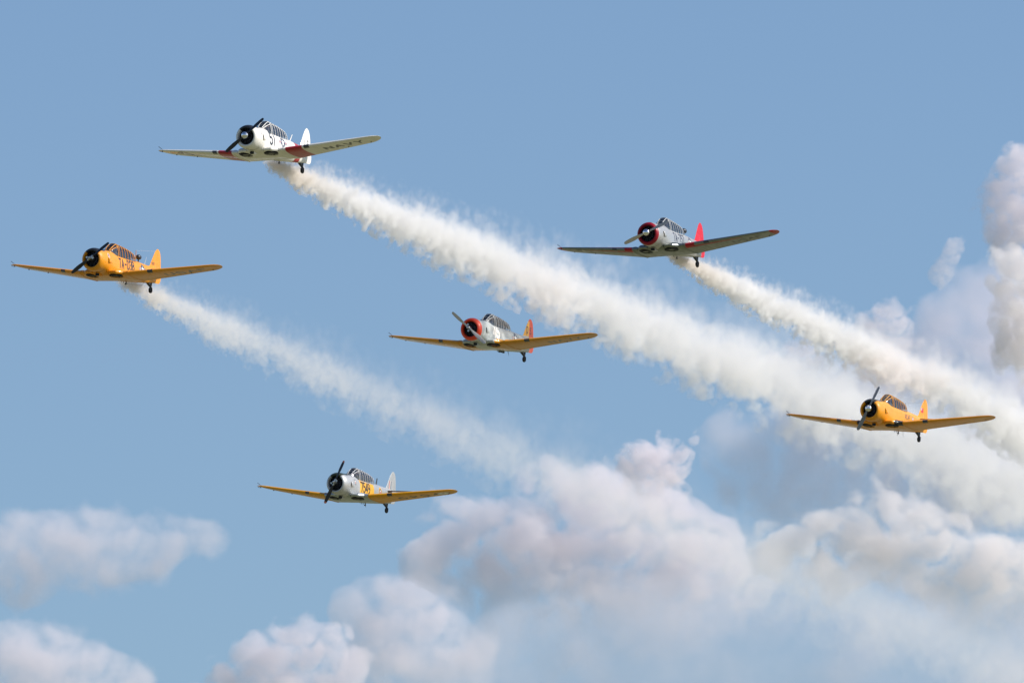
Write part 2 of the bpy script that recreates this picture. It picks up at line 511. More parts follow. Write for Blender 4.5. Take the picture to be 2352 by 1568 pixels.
def livery_wing(sp, P, C, G, side):
    x, y, z = P[..., 0], np.abs(P[..., 1]), P[..., 2]
    c = base_cols(sp, x.shape)
    c[:] = (*sp['wing'], sp['wing_metal'])
    low = (G < 0).astype(float)
    d = -x
    k = sp['key']
    dk = (.06, .055, .05)
    # aileron and flap gaps, panel joints
    hinge = wing_le(y) + (1.74 + 0) * 0 + (4.0 - wing_le(y)) * .74
    c = over(c, rect(y, d - hinge, 3.7, 6.0, -.012, .012) * .7, dk)
    c = over(c, rect(y, d, 3.69, 3.712, 3.0, 4.2, .015) * .6, dk)
    for s in (2.25, 3.05, 3.9, 4.8, 5.6):
        c = over(c, rect(y, C, s - .006, s + .006, .12, .72, .02) * .22, dk)
    c = over(c, rect(y, C, 1.44, 6.0, .30, .312, .01) * .25, dk)
    c = over(c, rect(y, C, JOINT - .1, JOINT + .02, -1, 2, .015) * .8, dk)
    def under(txt, y0, xoff, h, col, stroke=.15, wid=1.25, gap=.35, flip=False, fade=1.0):
        nonlocal c
        v = -(d - (wing_le(y) + 4.05) / 2) - xoff
        L = text_len(txt, h, wid, gap)
        if flip: m = text_mask(-y, -v, txt, -y0 - L, -h / 2, h, wid, stroke, gap)
        else: m = text_mask(y, v, txt, y0, -h / 2, h, wid, stroke, gap)
        c = over(c, m * low * fade, col)
    if k == 'white':
        c = over(c, rect(y, C, 1.54, 2.40, -1, 2), RED)
    if k == 'ta757':
        c = over(c, rect(y, C, 1.52, 2.0 - .0, -.01, .11) , RED)
        c = over(c, np.clip((.155 - C) / .015, 0, 1) * np.clip((C - (.05 + .015 * (y - 1.5))) / .012, 0, 1) * smooth01(y, 1.5, 1.54) * (1 - smooth01(y, 4.2, 4.6)), RED)
        c = over(c, np.clip((y - 5.93) / .03, 0, 1), RED)
    if side > 0:
        if k == 'white': under('NAVY', 3.33, .08, .52, BLACK, .24, 1.1, .36)
        if k == 'n45': under('NAVY', 3.58, .0, .50, (.04, .035, .04), .22, 1.0, .36, fade=.9)
        if k == 'ta038': under('USAF', 3.17, .0, .54, (.02, .025, .04), .23, 1.15, .38, fade=.95)
        if k == 'ta757': under('USAF', 3.80, .0, .46, (.02, .025, .03), .22, .98, .32, fade=.9)
        if k == 'y7549':
            under('7549', 2.85, .0, .54, BLACK, .21, 1.2, .42, flip=True, fade=.9)
        if k == 'rcaf': c = over(c, text_mask(y, -(d - 3.5), 'RC', 5.1, -.16, .32, 1.2, .16) * low * .25, (.7, .7, .6))
    else:
        if k in ('white', 'n45', 'ta038', 'ta757'):
            c = insignia(c, y, -(d - 3.05), 4.7, 0, .42, low * (.85 if k == 'white' else .5))
    if k == 'y7549':
        v = -(d - 3.45)
        c = over(c, disc(y, v, 5.42, 0, .42) * low, BLUE); c = over(c, disc(y, v, 5.42, 0, .34) * low, WHITE); c = over(c, disc(y, v, 5.42, 0, .10) * low, (.4, .04, .03))
    # oil and exhaust streaks under the skin
    return c

def livery_centre(sp, P, C, G, well):
    x, y, z = P[..., 0], P[..., 1], P[..., 2]
    c = base_cols(sp, x.shape)
    col = sp.get('centre', sp['wing']); c[:] = (*col, sp.get('centre_metal', sp['wing_metal']))
    if sp['key'] == 'n45': c = over(c, np.clip((.98 - np.abs(y) + (-.48) * smooth01(C, .05, .25) * (G < 0)) / .03, 0, 1), sp['skin'], sp['metal'])
    if sp['key'] == 'rcaf': c = over(c, rect(np.abs(y), C, 1.0, 1.39, -.1, .13), BLACK)
    dk = (.05, .05, .05)
    c = over(c, rect(np.abs(y), C, 1.395, 1.412, -1, 2, .014) * .75, dk)
    c = over(c, rect(np.abs(y), C, -.1, 1.4, .655, .668, .012) * .5 * (G < 0), dk)
    c = over(c, rect(np.abs(y), C, .40, .412, .2, .65, .014) * .35 * (G < 0), dk)
    c = over(c, disc(np.abs(y), C * 2.2, 1.18, .03, .024), BLACK)
    c = over(c, well, (.016, .018, .022))
    return c

def livery_fin(sp, P):
    x, y, z = P[..., 0], P[..., 1], P[..., 2]
    d = -x
    c = base_cols(sp, x.shape); c[:] = (*sp.get('fin', sp['skin']), sp.get('fin_metal', sp['metal']))
    L = (y >= 0).astype(float)
    k = sp['key']
    if k == 'n45':
        c = over(c, text_mask(d, z, 'D', 7.86, .50, .34, .95, .2), BLACK)
        c = over(c, text_mask(d, z, '90', 7.80, .36, .09, 1, .2) * .8, BLACK)
        c = over(c, text_mask(d, z, 'NAVY', 7.78, .97, .07, 1, .2) * .6, BLACK)
        c = over(c, np.clip((.32 - z) / .02, 0, 1), sp['skin'])
        c = over(c, np.clip((z - 1.16) / .02, 0, 1), sp['rudder'])
    if k == 'ta038':
        c = over(c, text_mask(d, z, '93038', 7.62, .40, .13, .7, .2) * L, BLACK)
        c = over(c, text_mask(d, z, 'AIR FORCE'.replace(' ', '-')[:3], 7.72, .60, .06, .9, .22) * L * .7, BLACK)
    if k == 'white': c = over(c, text_mask(d, z, 'J', 7.86, .30, .34, .8, .17) * L, BLACK)
    if k == 'rcaf':
        c = over(c, rect(d, z, 7.78, 8.15, .52, .78), (.55, .012, .02))
        c = over(c, rect(d, z, 7.78, 7.93, .65, .78) , (.45, .42, .55))
        c = over(c, text_mask(d, z, '2', 7.85, .36, .08, 1, .2) * .8, BLACK)
    if k == 'y7549':
        for i, col in enumerate(((.42, .05, .03), WHITE, BLUE)):
            c = over(c, rect(d, z, 7.80 + .11 * i, 7.91 + .11 * i, .26, .72), col)
    if k == 'ta757':
        c = over(c, text_mask(d, z, 'TA', 7.80, .62, .20, .7, .18) * .35, (.1, .01, .02))
    return c

def livery_rudder(sp, P):
    x, y, z = P[..., 0], P[..., 1], P[..., 2]
    d = -x
    c = base_cols(sp, x.shape); c[:] = (*sp.get('rudder', sp.get('fin', sp['skin'])), sp.get('fin_metal', sp['metal']))
    k = sp['key']
    if k == 'n45': c = over(c, text_mask(d, z, 'S', 8.34, .48, .34, .8, .2), (.12, .02, .02))
    if k == 'white': c = over(c, text_mask(d, z, 'S', 8.34, .30, .34, .75, .17), BLACK)
    for zz in (-.25, .35, .95):
        c = over(c, rect(d, z, 8.2, 8.5, zz - .008, zz + .008, .015) * .25, (.05, .05, .05))
    return c

CREAM = (.82, .79, .71); YEL = (.80, .305, .003); OCHRE = (.62, .26, .004); GREY = (.44, .47, .46)
PLANES = [
 dict(key='white', skin=CREAM, metal=0, wing=CREAM, wing_metal=0, glare=BLACK, glare_deg=42, frame=(.8, .78, .72), mat=M_GLOSS,
      prop=53, blade='dark', spinner=True, mast=True, hubcap=(.3, .3, .28), belly=CREAM,
      T=(-14.066, 10.847, -598.832), R=((-.376392, .926343, -.014769), (.096439, .055030, .993816), (.921427, .372640, -.110049)),
      label="white propeller plane numbered 51 with dark red wing bands, trailing thick smoke"),
 dict(key='ta038', skin=YEL, metal=0, wing=YEL, wing_metal=0, glare=BLACK, glare_deg=42, frame=(.75, .30, .02), mat=M_GLOSS,
      prop=52.7, blade='dark', spinner=False, loop=(5.97, .635), whip=True, post=True, hubcap=(.10, .11, .12),
      T=(-22.933, 4.544, -618.676), R=((-.404190, .913742, .041295), (.093307, -.003722, .995630), (.909904, .406277, -.083754)),
      label="yellow propeller plane marked TA-038 with black cowl top, trailing thin smoke"),
 dict(key='ta757', skin=(.52, .515, .49), metal=.55, wing=(.25, .27, .25), wing_metal=.95, glare=(.03, .03, .05), glare_deg=20, ring=(.30, .006, .018), ring_d=.30, fin=(.62, .012, .025), fin_metal=0.,
      frame=(.62, .62, .60), mat=M_METAL, prop=68.5, blade='tan', spinner=True, loop=(5.78, .625), hubcap=(.4, .42, .4),
      T=(7.176, 5.824, -608.328), R=((-.365954, .929839, -.038419), (.084856, .074450, .993608), (.926756, .360355, -.106147)),
      label="bare metal propeller plane marked TA-757 with red cowl ring and red tail"),
 dict(key='n45', skin=GREY, metal=.1, wing=OCHRE, wing_metal=0, glare=(.035, .035, .035), glare_deg=14, ring=(.80, .055, .012), ring_d=.42, fin=(.80, .40, .015), fin_metal=0., rudder=(.72, .075, .02),
      frame=(.66, .67, .66), mat=M_GLOSS, prop=-50, blade='pale', spinner=False, hubcap=(.55, .08, .06), pods=True,
      T=(-2.407, .762, -633.317), R=((-.407436, .912767, .029188), (.097868, .011864, .995129), (.907975, .408308, -.094164)),
      label="grey propeller plane numbered 45 with orange-red cowl ring and ochre wings, no smoke"),
 dict(key='rcaf', skin=YEL, metal=0, wing=YEL, wing_metal=0, glare=BLACK, glare_deg=38, frame=(.70, .33, .05), mat=M_GLOSS,
      prop=26, blade='grey', spinner=True, whip2=True, hubcap=(.35, .2, .05),
      T=(20.034, -3.757, -639.564), R=((-.408399, .911646, .045961), (.101783, -.004556, .994796), (.907111, .410952, -.090929)),
      label="plain yellow propeller plane with red flag on its fin, flying in front of the smoke"),
 dict(key='y7549', skin=(.52, .53, .53), metal=.5, wing=(.76, .34, .003), wing_metal=0, centre=(.46, .50, .52), centre_metal=.85, glare=(.04, .052, .035), glare_deg=38, frame=(.66, .67, .68), mat=M_SATIN,
      prop=23.5, blade='dark', tip=True, spinner=False, blade_ant=True, trailing=True, hubcap=(.12, .13, .10),
      T=(-10.33, -8.167, -661.988), R=((-.391915, .918622, .050355), (.096031, -.013587, .995286), (.914976, .394903, -.082891)),
      label="silver propeller plane with number 7549 on a yellow side panel and yellow outer wings"),
]

# shapes shared by all six
G_FUS = fuselage_grid()
G_WING = {s: outer_wing_grid(s) for s in (1, -1)}
G_CEN = centre_grid()

def wheel_recess():
    P, C, Gs = G_CEN
    P = P.copy()
    d, y = -P[..., 0], np.abs(P[..., 1])
    q = np.hypot((d - 1.80) / .43, (y - .73) / .37)
    inside = (q < 1) & (Gs < 0)
    thick = P[:, ::-1, 2] - P[..., 2]
    P[..., 2] += np.where(inside, np.minimum(.17, .62 * np.clip(thick, 0, 1)) * np.clip((1 - q) / .08, 0, 1), 0)
    return P, C, Gs, (np.clip((1.0 - q) / .03 + .3, 0, 1) * (Gs < 0))
CEN = wheel_recess()

COWL = [(-.30, .42), (-.22, .425), (-.165, .437), (-.130, .455), (-.112, .480), (-.112, .505), (-.130, .535), (-.165, .565), (-.215, .594), (-.28, .618), (-.36, .635), (-.46, .645), (-.60, .648), (-.80, .646), (-.95, .640), (-1.04, .630), (-1.04, .60), (-.98, .58)]
def cowl_grid(k=180):
    p = np.array(COWL)
    s = np.linspace(0, len(p) - 1, 80)
    pr = np.stack([np.interp(s, np.arange(len(p)), p[:, i]) for i in (0, 1)], -1)
    a = np.linspace(0, 2 * math.pi, k, endpoint=False)
    return np.stack([np.broadcast_to(pr[:, :1], (80, k)), pr[:, 1:] * np.cos(a), pr[:, 1:] * np.sin(a) - .05], -1)
G_COWL = cowl_grid()

def make_engine(root):
    mb = MB()
    mb.lathe([(-.10, .02), (-.10, .09), (-.16, .15), (-.24, .19), (-.30, .21), (-.34, .27), (-.52, .27), (-.55, .2)], c=(0, 0, -.04), mat=0)
    mb.lathe([(-.60, .01), (-.60, .60), (-.62, .60)], c=(0, 0, -.05), mat=1)        # baffle that closes the cowl behind the cylinders
    e = mb.build("engine", [M_ENGINE, M_DARK], root)
    ex = MB()
    for i in range(9):
        a = math.radians(90 + 40 * i)
        u = Vector((0, math.cos(a), math.sin(a)))
        t = Vector((0, -math.sin(a), math.cos(a)))
        c0 = Vector((-.43, 0, -.05))
        cy = MB()
        prof, r0 = [], .2
        P = []
        for j in range(13):
            for rr in ((.098, .122) if j % 2 else (.122, .098)):
                P.append((c0 + u * (.24 + j * .022), rr))
        cy.tube([p for p, _ in P], [r for _, r in P], 14, 0)
        cy.box(c0 + u * .535 + Vector((.02, 0, 0)), (.16, .12, .07), 0, rot=Matrix.Rotation(a - math.pi / 2, 3, 'X'))
        for sgn in (-1, 1):
            cy.tube([c0 + Vector((.17, 0, 0)) + u * .20 + t * sgn * .035, c0 + Vector((.12, 0, 0)) + u * .54 + t * sgn * .06], .011, 6, 1)
        cy.build("cylinder", [M_ENGINE, M_ALLOY], e, smooth=False)
    return e

def make_prop(root, sp):
    mb = MB()
    if sp['spinner']:
        prof = [(.21 * math.cos(a) - .03, .20 * math.sin(a)) for a in np.linspace(.02, math.pi * .62, 18)]
        mb.lathe(prof, mat=0, k=40)
        mb.lathe([(-.14, .19), (-.17, .10), (-.2, .09)], mat=0, k=32)
    else:
        mb.lathe([(.20, .008), (.195, .04), (.17, .062), (.10, .068), (.08, .085), (.03, .09), (-.06, .085), (-.10, .11), (-.16, .11), (-.2, .09)], mat=0, k=28)
    # counterweight brackets beside the blade roots
    ang = math.radians(sp['prop'])
    ax = Vector((0, math.sin(ang), math.cos(ang)))
    tx = Vector((0, math.cos(ang), -math.sin(ang)))
    if not sp['spinner']:
        for s in (1, -1):
            mb.tube([ax * s * .04, ax * s * .20], .065, 12, 0)
            mb.box(ax * s * .13 + tx * s * .12 + Vector((.05, 0, 0)), (.10, .09, .09), 0, rot=Matrix.Rotation(-ang, 3, 'X'))
    prop = mb.build("propeller", [M_CHROME if sp['spinner'] else M_HUB], root)
    for s in (1, -1):
        b = MB()
        rows, cols = [], []
        rs = np.concatenate([np.linspace(.13, 1.30, 26), [1.335, 1.36, 1.37]])
        for r in rs:
            ch = np.interp(r, [.13, .25, .45, .8, 1.1, 1.3, 1.335, 1.36, 1.37], [.10, .115, .18, .225, .205, .165, .13, .075, .03])
            th = np.interp(r, [.13, .25, .45, .8, 1.37], [.10, .09, .05, .026, .012])
            tw = math.radians(np.interp(r, [.13, .4, .8, 1.37], [50, 40, 25, 17]))
            a = np.linspace(0, 2 * math.pi, 14, endpoint=False)
            ring = []
            for q in a:
                cx, cz = ch / 2 * math.cos(q), th / 2 * math.sin(q)
                w = tx * s * (cx * math.cos(tw) - cz * math.sin(tw)) + Vector((1, 0, 0)) * (cx * math.sin(tw) + cz * math.cos(tw))
                ring.append(list(ax * s * r + w))
            rows.append(ring)
        P = np.array(rows)
        n_tip = 24 if sp.get('tip') else len(rs) - 1
        b.grid(P[:n_tip + 1], closed_v=True, mat=0)
        if n_tip < len(rs) - 1: b.grid(P[n_tip:], closed_v=True, mat=1)
        b.add(P[-1], [tuple(range(14))], 1 if sp.get('tip') else 0)
        b.build("blade", [M_BLADE[sp['blade']], M_TIP], prop)
    return prop

def make_canopy(root, sp, mat_frame):
    mb = MB()
    ds = np.concatenate([np.linspace(2.02, 2.66, 14), np.linspace(2.72, 5.36, 40)])
    mb.grid(np.array([can_section(d) for d in ds]), mat=0)
    g = mb.build("canopy", [M_GLASS], root, sharp=None)
    fr = MB()
    col = (*sp['frame'], 0.2)
    for d, r in ((2.68, .022), (2.86, .018), (3.22, .014), (3.58, .014), (3.92, .017), (4.28, .014), (4.62, .014), (4.92, .014)):
        fr.tube(can_section(d, 21, .006).tolist(), r, 6, 0, col)
    rail = np.linspace(2.66, 5.3, 24)
    for idx in (0, 7, 10, 14, 17, 24):                              # sills and the rails above the side panes
        fr.tube([can_section(d, 25, .006)[idx].tolist() for d in rail], .011 if idx not in (0, 24) else .020, 6, 0, col)
    wsd = np.linspace(2.04, 2.66, 10)
    for idx in (0, 6, 9, 15, 18, 24):
        fr.tube([can_section(d, 25, .006)[idx].tolist() for d in wsd], .018, 6, 0, col)
    fr.tube([can_section(2.30, 21, .006).tolist()[i] for i in range(5, 16)], .012, 6, 0, col)
    fr.tube([can_section(2.04, 21, .006).tolist()[i] for i in range(0, 21)], .016, 6, 0, col)
    fr.build("canopy_frame", [mat_frame], g)
    # seats and the crash frame between the cockpits
    for d in (3.32, 4.52):
        s = MB()
        s.box((-d, 0, .50), (.06, .42, .36), 0)
        s.box((-d + .22, 0, .40), (.40, .42, .06), 0)
        s.box((-d - .02, 0, .70), (.07, .22, .12), 0)
        s.build("seat", [M_DARK], root, smooth=False)
    cf = MB()
    for a, b in (((-3.86, -.26, .40), (-3.86, .18, .86)), ((-3.86, .26, .40), (-3.86, -.18, .86)), ((-3.86, -.20, .86), (-3.86, .20, .86)), ((-3.86, .20, .86), (-4.3, .24, .42)), ((-3.86, -.20, .86), (-4.3, -.24, .42))):
        cf.tube([a, b], .020, 6)
    cf.build("crash_frame", [M_STEEL], root)
    for d, z, w, h in ((2.55, .55, .50, .22), (3.72, .52, .44, .24)):
        pn = MB(); pn.box((-d, 0, z), (.10, w, h), 0)
        pn.build("instrument_panel", [M_DARK], root, smooth=False)

def make_plane(sp):
    root = bpy.data.objects.new("trainer_plane", None)
    link(root)
    root.empty_display_size = 1.0
    R = Matrix(sp['R'])
    W = CAXES @ R
    p = cam_to_world(sp['T'])
    root.matrix_world = Matrix.Translation(p) @ W.to_4x4()
    tag(root, sp['label'], "airplane", "trainer planes flying in formation")
    mat = sp['mat']
    mb = MB(); mb.grid(G_FUS, closed_v=True, col=livery_fuselage(sp, G_FUS), flip=True)
    n = mb.n; k = G_FUS.shape[1]
    mb.f.append(tuple(range(n - k, n))); mb.m.append(0)
    mb.build("fuselage", [mat], root)
    mb = MB(); mb.grid(G_COWL, closed_v=True, col=livery_cowl(sp, G_COWL))
    mb.build("cowling", [mat], root, sharp=60)
    make_engine(root)
    make_prop(root, sp)
    make_canopy(root, sp, mat)
    # wings
    P, C, Gs, well = CEN
    mb = MB(); mb.grid(P, col=livery_centre(sp, P, C, Gs, well), flip=True)
    mb.build("wing_centre", [mat], root, sharp=50)
    for s in (1, -1):
        P, C, Gs = G_WING[s]
        mb = MB(); mb.grid(P, col=livery_wing(sp, P, C, Gs, s), flip=(s > 0))
        n0 = mb.n - P.shape[1]
        mb.f.append(tuple(range(n0, mb.n))); mb.m.append(0)
        # raised joint strip between centre section and outer panel
        e = P[0].copy(); ctr = e.mean(0)
        strip = np.stack([e + np.array([0, -s * .035, 0]), ctr + (e - ctr) * np.array([1.008, 1, 1.10]) + np.array([0, -s * .035, 0]), ctr + (e - ctr) * np.array([1.008, 1, 1.10]) + np.array([0, s * .035, 0]), e + np.array([0, s * .035, 0])])
        mb.grid(strip, col=np.broadcast_to(np.array([*sp['wing'], sp['wing_metal']]), (*strip.shape[:2], 4)), flip=(s > 0))
        w = mb.build("wing", [mat], root, sharp=50)
        # landing light let into the leading edge
        ll = MB()
        ys = np.linspace(2.50, 2.78, 8)
        rows = []
        for yy in ys:
            i = int(np.argmin(np.abs(np.abs(P[:, 0, 1]) - yy)))
            nose = (P.shape[1] - 1) // 2
            seg = P[i, nose - 7:nose + 13]
            cc = P[i, nose - 7:nose + 13].mean(0)
            rows.append(seg + (seg - cc) * np.array([.03, 0, .05]) + np.array([.006, 0, 0]))
        ll.grid(np.array(rows), flip=(s > 0))
        ll.build("landing_light", [M_LAMP], w)
        for yy, dd in ((4.35, 3.75), (5.6, 3.85)):
            i = int(np.argmin(np.abs(np.abs(P[:, 0, 1]) - yy)))
            j = P.shape[1] // 2 + int(np.argmin(np.abs(-P[i, P.shape[1] // 2:, 0] - dd)))
            q = P[i, j]
            hb = MB(); hb.box(q + np.array([0, 0, -.015]), (.09, .02, .05), 0)
            hb.build("hinge_bracket", [M_STEEL], w, smooth=False)
        if s < 0:
            pt = MB()
            q = np.array([-2.90, -6.0, -.06])
            pt.tube([q, q + np.array([.05, 0, -.14])], .018, 8); pt.tube([q + np.array([-.02, 0, -.14]), q + np.array([.42, 0, -.14])], .016, 8)
            pt.tube([q + np.array([.0, -.05, 0.02]), q + np.array([.30, -.10, .12])], .014, 8)
            pt.build("pitot_tube", [M_STEEL], w)
        # main wheel folded flat into its recess
        tw = MB()
        c0 = np.array([-1.82, s * .73, -.75])
        tw.lathe([(-.05, .19), (-.075, .24), (-.075, .29), (-.03, .335), (.05, .335), (.08, .29), (.07, .20), (-.05, .19)], 'z', c0, 32)
        wh = tw.build("main_wheel", [M_RUBBER], root)
        hubm = MB(); hubm.lathe([(-.062, .005), (-.066, .08), (-.058, .16), (-.05, .19), (.0, .19)], 'z', c0, 28, col=(*sp['hubcap'], .1))
        hubm.build("hub", [mat], wh)
    # tail
    zt = [-.02, .06, .14, .22, .27, .34, .6, .9, 1.10, 1.20, 1.26, 1.295, 1.315]
    fin = [(.10, -7.15, -8.22, .055), (.26, -7.20, -8.22, .055), (.32, -7.42, -8.22, .05), (.60, -7.62, -8.24, .045), (.95, -7.88, -8.25, .038), (1.15, -8.05, -8.26, .03), (1.22, -8.13, -8.265, .024), (1.26, -8.20, -8.265, .015)]
    P = loft_blade(resample(fin, 70), 40)
    mb = MB(); mb.grid(P, closed_v=True, col=livery_fin(sp, P)); mb.build("fin", [mat], root, sharp=60)
    rud = [(-.585, -8.24, -8.60, .028), (-.56, -8.235, -8.70, .034), (-.48, -8.23, -8.82, .04), (-.30, -8.23, -8.90, .04), (.0, -8.235, -8.90, .04), (.35, -8.24, -8.83, .038), (.80, -8.25, -8.78, .034), (1.05, -8.258, -8.71, .03), (1.18, -8.262, -8.63, .026), (1.26, -8.22, -8.53, .02), (1.31, -8.25, -8.42, .012)]
    P = loft_blade(resample(rud, 80), 20)
    mb = MB(); mb.grid(P, closed_v=True, col=livery_rudder(sp, P))
    n = mb.n; k = P.shape[1]
    mb.f += [tuple(range(k)), tuple(range(n - k, n))]; mb.m += [0, 0]
    r = mb.build("rudder", [mat], root, sharp=60)
    for s in (1, -1):
        st = [(.08, -7.30, -8.42, .075), (.30, -7.36, -8.44, .072), (1.60, -7.66, -8.42, .05), (1.85, -7.76, -8.36, .036), (1.97, -7.90, -8.24, .018), (2.0, -8.0, -8.14, .006)]
        P = loft_blade(resample(st, 40), 16)
        Q = np.stack([P[..., 0], s * P[..., 2], P[..., 1] + .13 + .0 * P[..., 2]], -1)
        c = np.empty((*Q.shape[:2], 4)); c[:] = (*sp['skin'], sp['metal'])
        if sp['key'] in ('n45',): c[:] = (*sp['fin'], 0)
        if sp['key'] == 'y7549': c = over(c, (P[..., 1] < 0).astype(float), (.18, .03, .03))
        c = over(c, rect(-Q[..., 0], Q[..., 2], 8.02, 8.04, -2, 2, .02) * .5, (.05, .05, .05))
        mb = MB(); mb.grid(Q, closed_v=True, col=c, flip=(s > 0)); mb.build("tailplane", [mat], root, sharp=60)
    # tail wheel on its fork
    mb = MB()
    mb.tube([(-7.25, 0, -.64), (-7.50, 0, -.76), (-7.66, 0, -.86)], [.085, .07, .05], 10)
    mb.tube([(-7.72, 0, -.60), (-7.68, 0, -.86)], [.06, .045], 10)
    for s in (1, -1): mb.tube([(-7.67, s * .03, -.84), (-7.70, s * .085, -.92), (-7.66, s * .085, -1.02)], .020, 8)
    tw = mb.build("tail_wheel", [M_STEEL], root)
    mb = MB(); mb.lathe([(-.06, .05), (-.07, .10), (-.055, .145), (-.02, .165), (.02, .165), (.055, .145), (.07, .10), (.06, .05)], 'y', (-7.66, 0, -1.02), 28)
    mb.build("tyre", [M_RUBBER], tw)
    # air intake on the left of the nose: a dark mouth and a tapering fairing
    mb = MB()
    rows = []
    for d, w, h, yo in ((.98, .055, .135, .63), (1.02, .07, .15, .635), (1.10, .068, .145, .63), (1.30, .05, .115, .612), (1.52, .012, .06, .597)):
        a = np.linspace(0, 2 * math.pi, 20, endpoint=False)
        rows.append(np.stack([np.full(20, -d), yo + w * np.cos(a), -.02 + h * np.sin(a) - (d - .98) * .10], -1))
    mb.grid(np.array(rows), closed_v=True, col=(*sp['skin'], sp['metal']))
    a = np.linspace(0, 2 * math.pi, 20, endpoint=False)
    m0 = np.stack([np.full(20, -1.005), .63 + .052 * np.cos(a), -.02 + .125 * np.sin(a)], -1)
    mb.add(m0, [tuple(range(20))], 1)
    mb.build("air_intake", [mat, M_DARK], root)
    # cooler scoop under the nose
    mb = MB()
    rows = []
    for d, w, h in ((1.16, .12, .085), (1.22, .135, .10), (1.45, .14, .10), (1.75, .08, .05)):
        a = np.linspace(0, 2 * math.pi, 24, endpoint=False)
        rows.append(np.stack([np.full(24, -d), -.10 + w * spow(np.cos(a), .6), -.79 + h * spow(np.sin(a), .6)], -1))
    mb.grid(np.array(rows), closed_v=True, col=(*sp['skin'], sp['metal']))
    mb.add(np.stack([np.full(24, -1.175), -.10 + .11 * spow(np.cos(a), .6), -.79 + .075 * spow(np.sin(a), .6)], -1), [tuple(range(24))], 1)
    mb.build("air_scoop", [mat, M_DARK], root)
    # exhaust pipe low on the right side, where the smoke comes from
    mb = MB()
    mb.tube([(-1.05, -.58, -.30), (-1.30, -.66, -.36), (-2.1, -.64, -.44), (-2.35, -.66, -.46)], [.05, .07, .075, .06], 12)
    mb.build("exhaust_pipe", [M_STEEL], root)
    # belly fittings
    for d, y, h in ((3.75, .10, .10), (4.25, 0, .09)):
        mb = MB(); mb.tube([(-d, y, -.86), (-d, y, -.88 - h)], .014, 6)
        mb.build("drain_pipe", [M_STEEL], root)
    z0 = lambda d: float(np.interp(d, FUS[:, 0], FUS[:, 3]))
    if sp.get('pods'):
        for d, r in ((4.25, .05), (4.55, .05), (4.75, .07)):
            bf = MB(); bf.lathe([(-d + .12, .01), (-d + .08, r), (-d - .08, r), (-d - .14, .02)], c=(0, 0, z0(d) - .04), k=12)
            bf.build("belly_antenna", [M_STEEL], root)
    else:
        bf = MB(); d = 4.55; bf.tube([(-d, 0, z0(d) + .02), (-d - .02, 0, z0(d) - .10)], .03, 8); bf.tube([(-d - .05, 0, z0(d) - .12), (-d + .08, 0, z0(d) - .12)], .038, 8)
        bf.build("belly_antenna", [M_STEEL], root)
    if sp.get('mast'):
        mb = MB(); mb.tube([(-5.98, 0, .34), (-6.34, 0, .74)], [.035, .02], 8, col=(*CREAM, 0)); mb.build("antenna_mast", [mat], root)
    if sp.get('post'):
        mb = MB(); mb.tube([(-5.62, 0, .37), (-5.64, 0, .98)], [.025, .015], 8, col=(*YEL, 0)); mb.tube([(-5.64, 0, .97), (-8.16, 0, 1.17)], .004, 5); mb.build("antenna_mast", [mat], root)
    if sp.get('loop'):
        d, z = sp['loop']
        mb = MB()
        prof = [(.19 * math.cos(q) - (.09 * max(0, -math.cos(q))), .145 * math.sin(q)) for q in np.linspace(.02, math.pi - .02, 18)]
        mb.lathe(prof, c=(-d, 0, z), k=24)
        mb.tube([(-d, 0, z - .12), (-d, 0, .33)], .04, 8)
        mb.build("loop_antenna", [M_STEEL], root)
    if sp.get('whip'):
        mb = MB(); mb.tube([(-6.75, 0, .29), (-6.98, 0, .74)], [.014, .007], 6, col=(.7, .7, .7, 0)); mb.build("whip_antenna", [mat], root)
        mb = MB()
        mb.tube([(-4.55, .05, -.84), (-4.60, .05, -.98), (-6.5, .05, -.86), (-6.65, .05, -.70)], .008, 6); mb.build("belly_wire", [M_STEEL], root)
    if sp.get('whip2'):
        mb = MB(); mb.tube([(-5.42, 0, .38), (-5.44, 0, .85)], [.012, .006], 6); mb.tube([(-5.44, 0, .82), (-8.16, 0, 1.12)], .003, 5); mb.build("whip_antenna", [M_STEEL], root)
        for d in (4.4, 5.25):
            mb = MB(); mb.tube([(-d, 0, z0(d) + .03), (-d - .02, 0, z0(d) - .2), (-d - .14, 0, z0(d) - .25)], .007, 6)
            mb.build("belly_wire", [M_STEEL], root)
    if sp.get('blade_ant'):
        mb = MB(); mb.grid(loft_blade([(.34, -5.86, -6.06, .02), (.70, -5.98, -6.14, .016), (.74, -6.02, -6.13, .006)], 8), closed_v=True); mb.build("blade_antenna", [M_STEEL], root)
    if sp.get('trailing') or sp.get('pods'):
        d = 4.5 if sp.get('trailing') else 5.4
        mb = MB(); mb.tube([(-d, 0, z0(d) + .02), (-d - .16, 0, z0(d) - .24)], [.02, .004], 6); mb.build("whip_antenna", [M_STEEL], root)
    return root

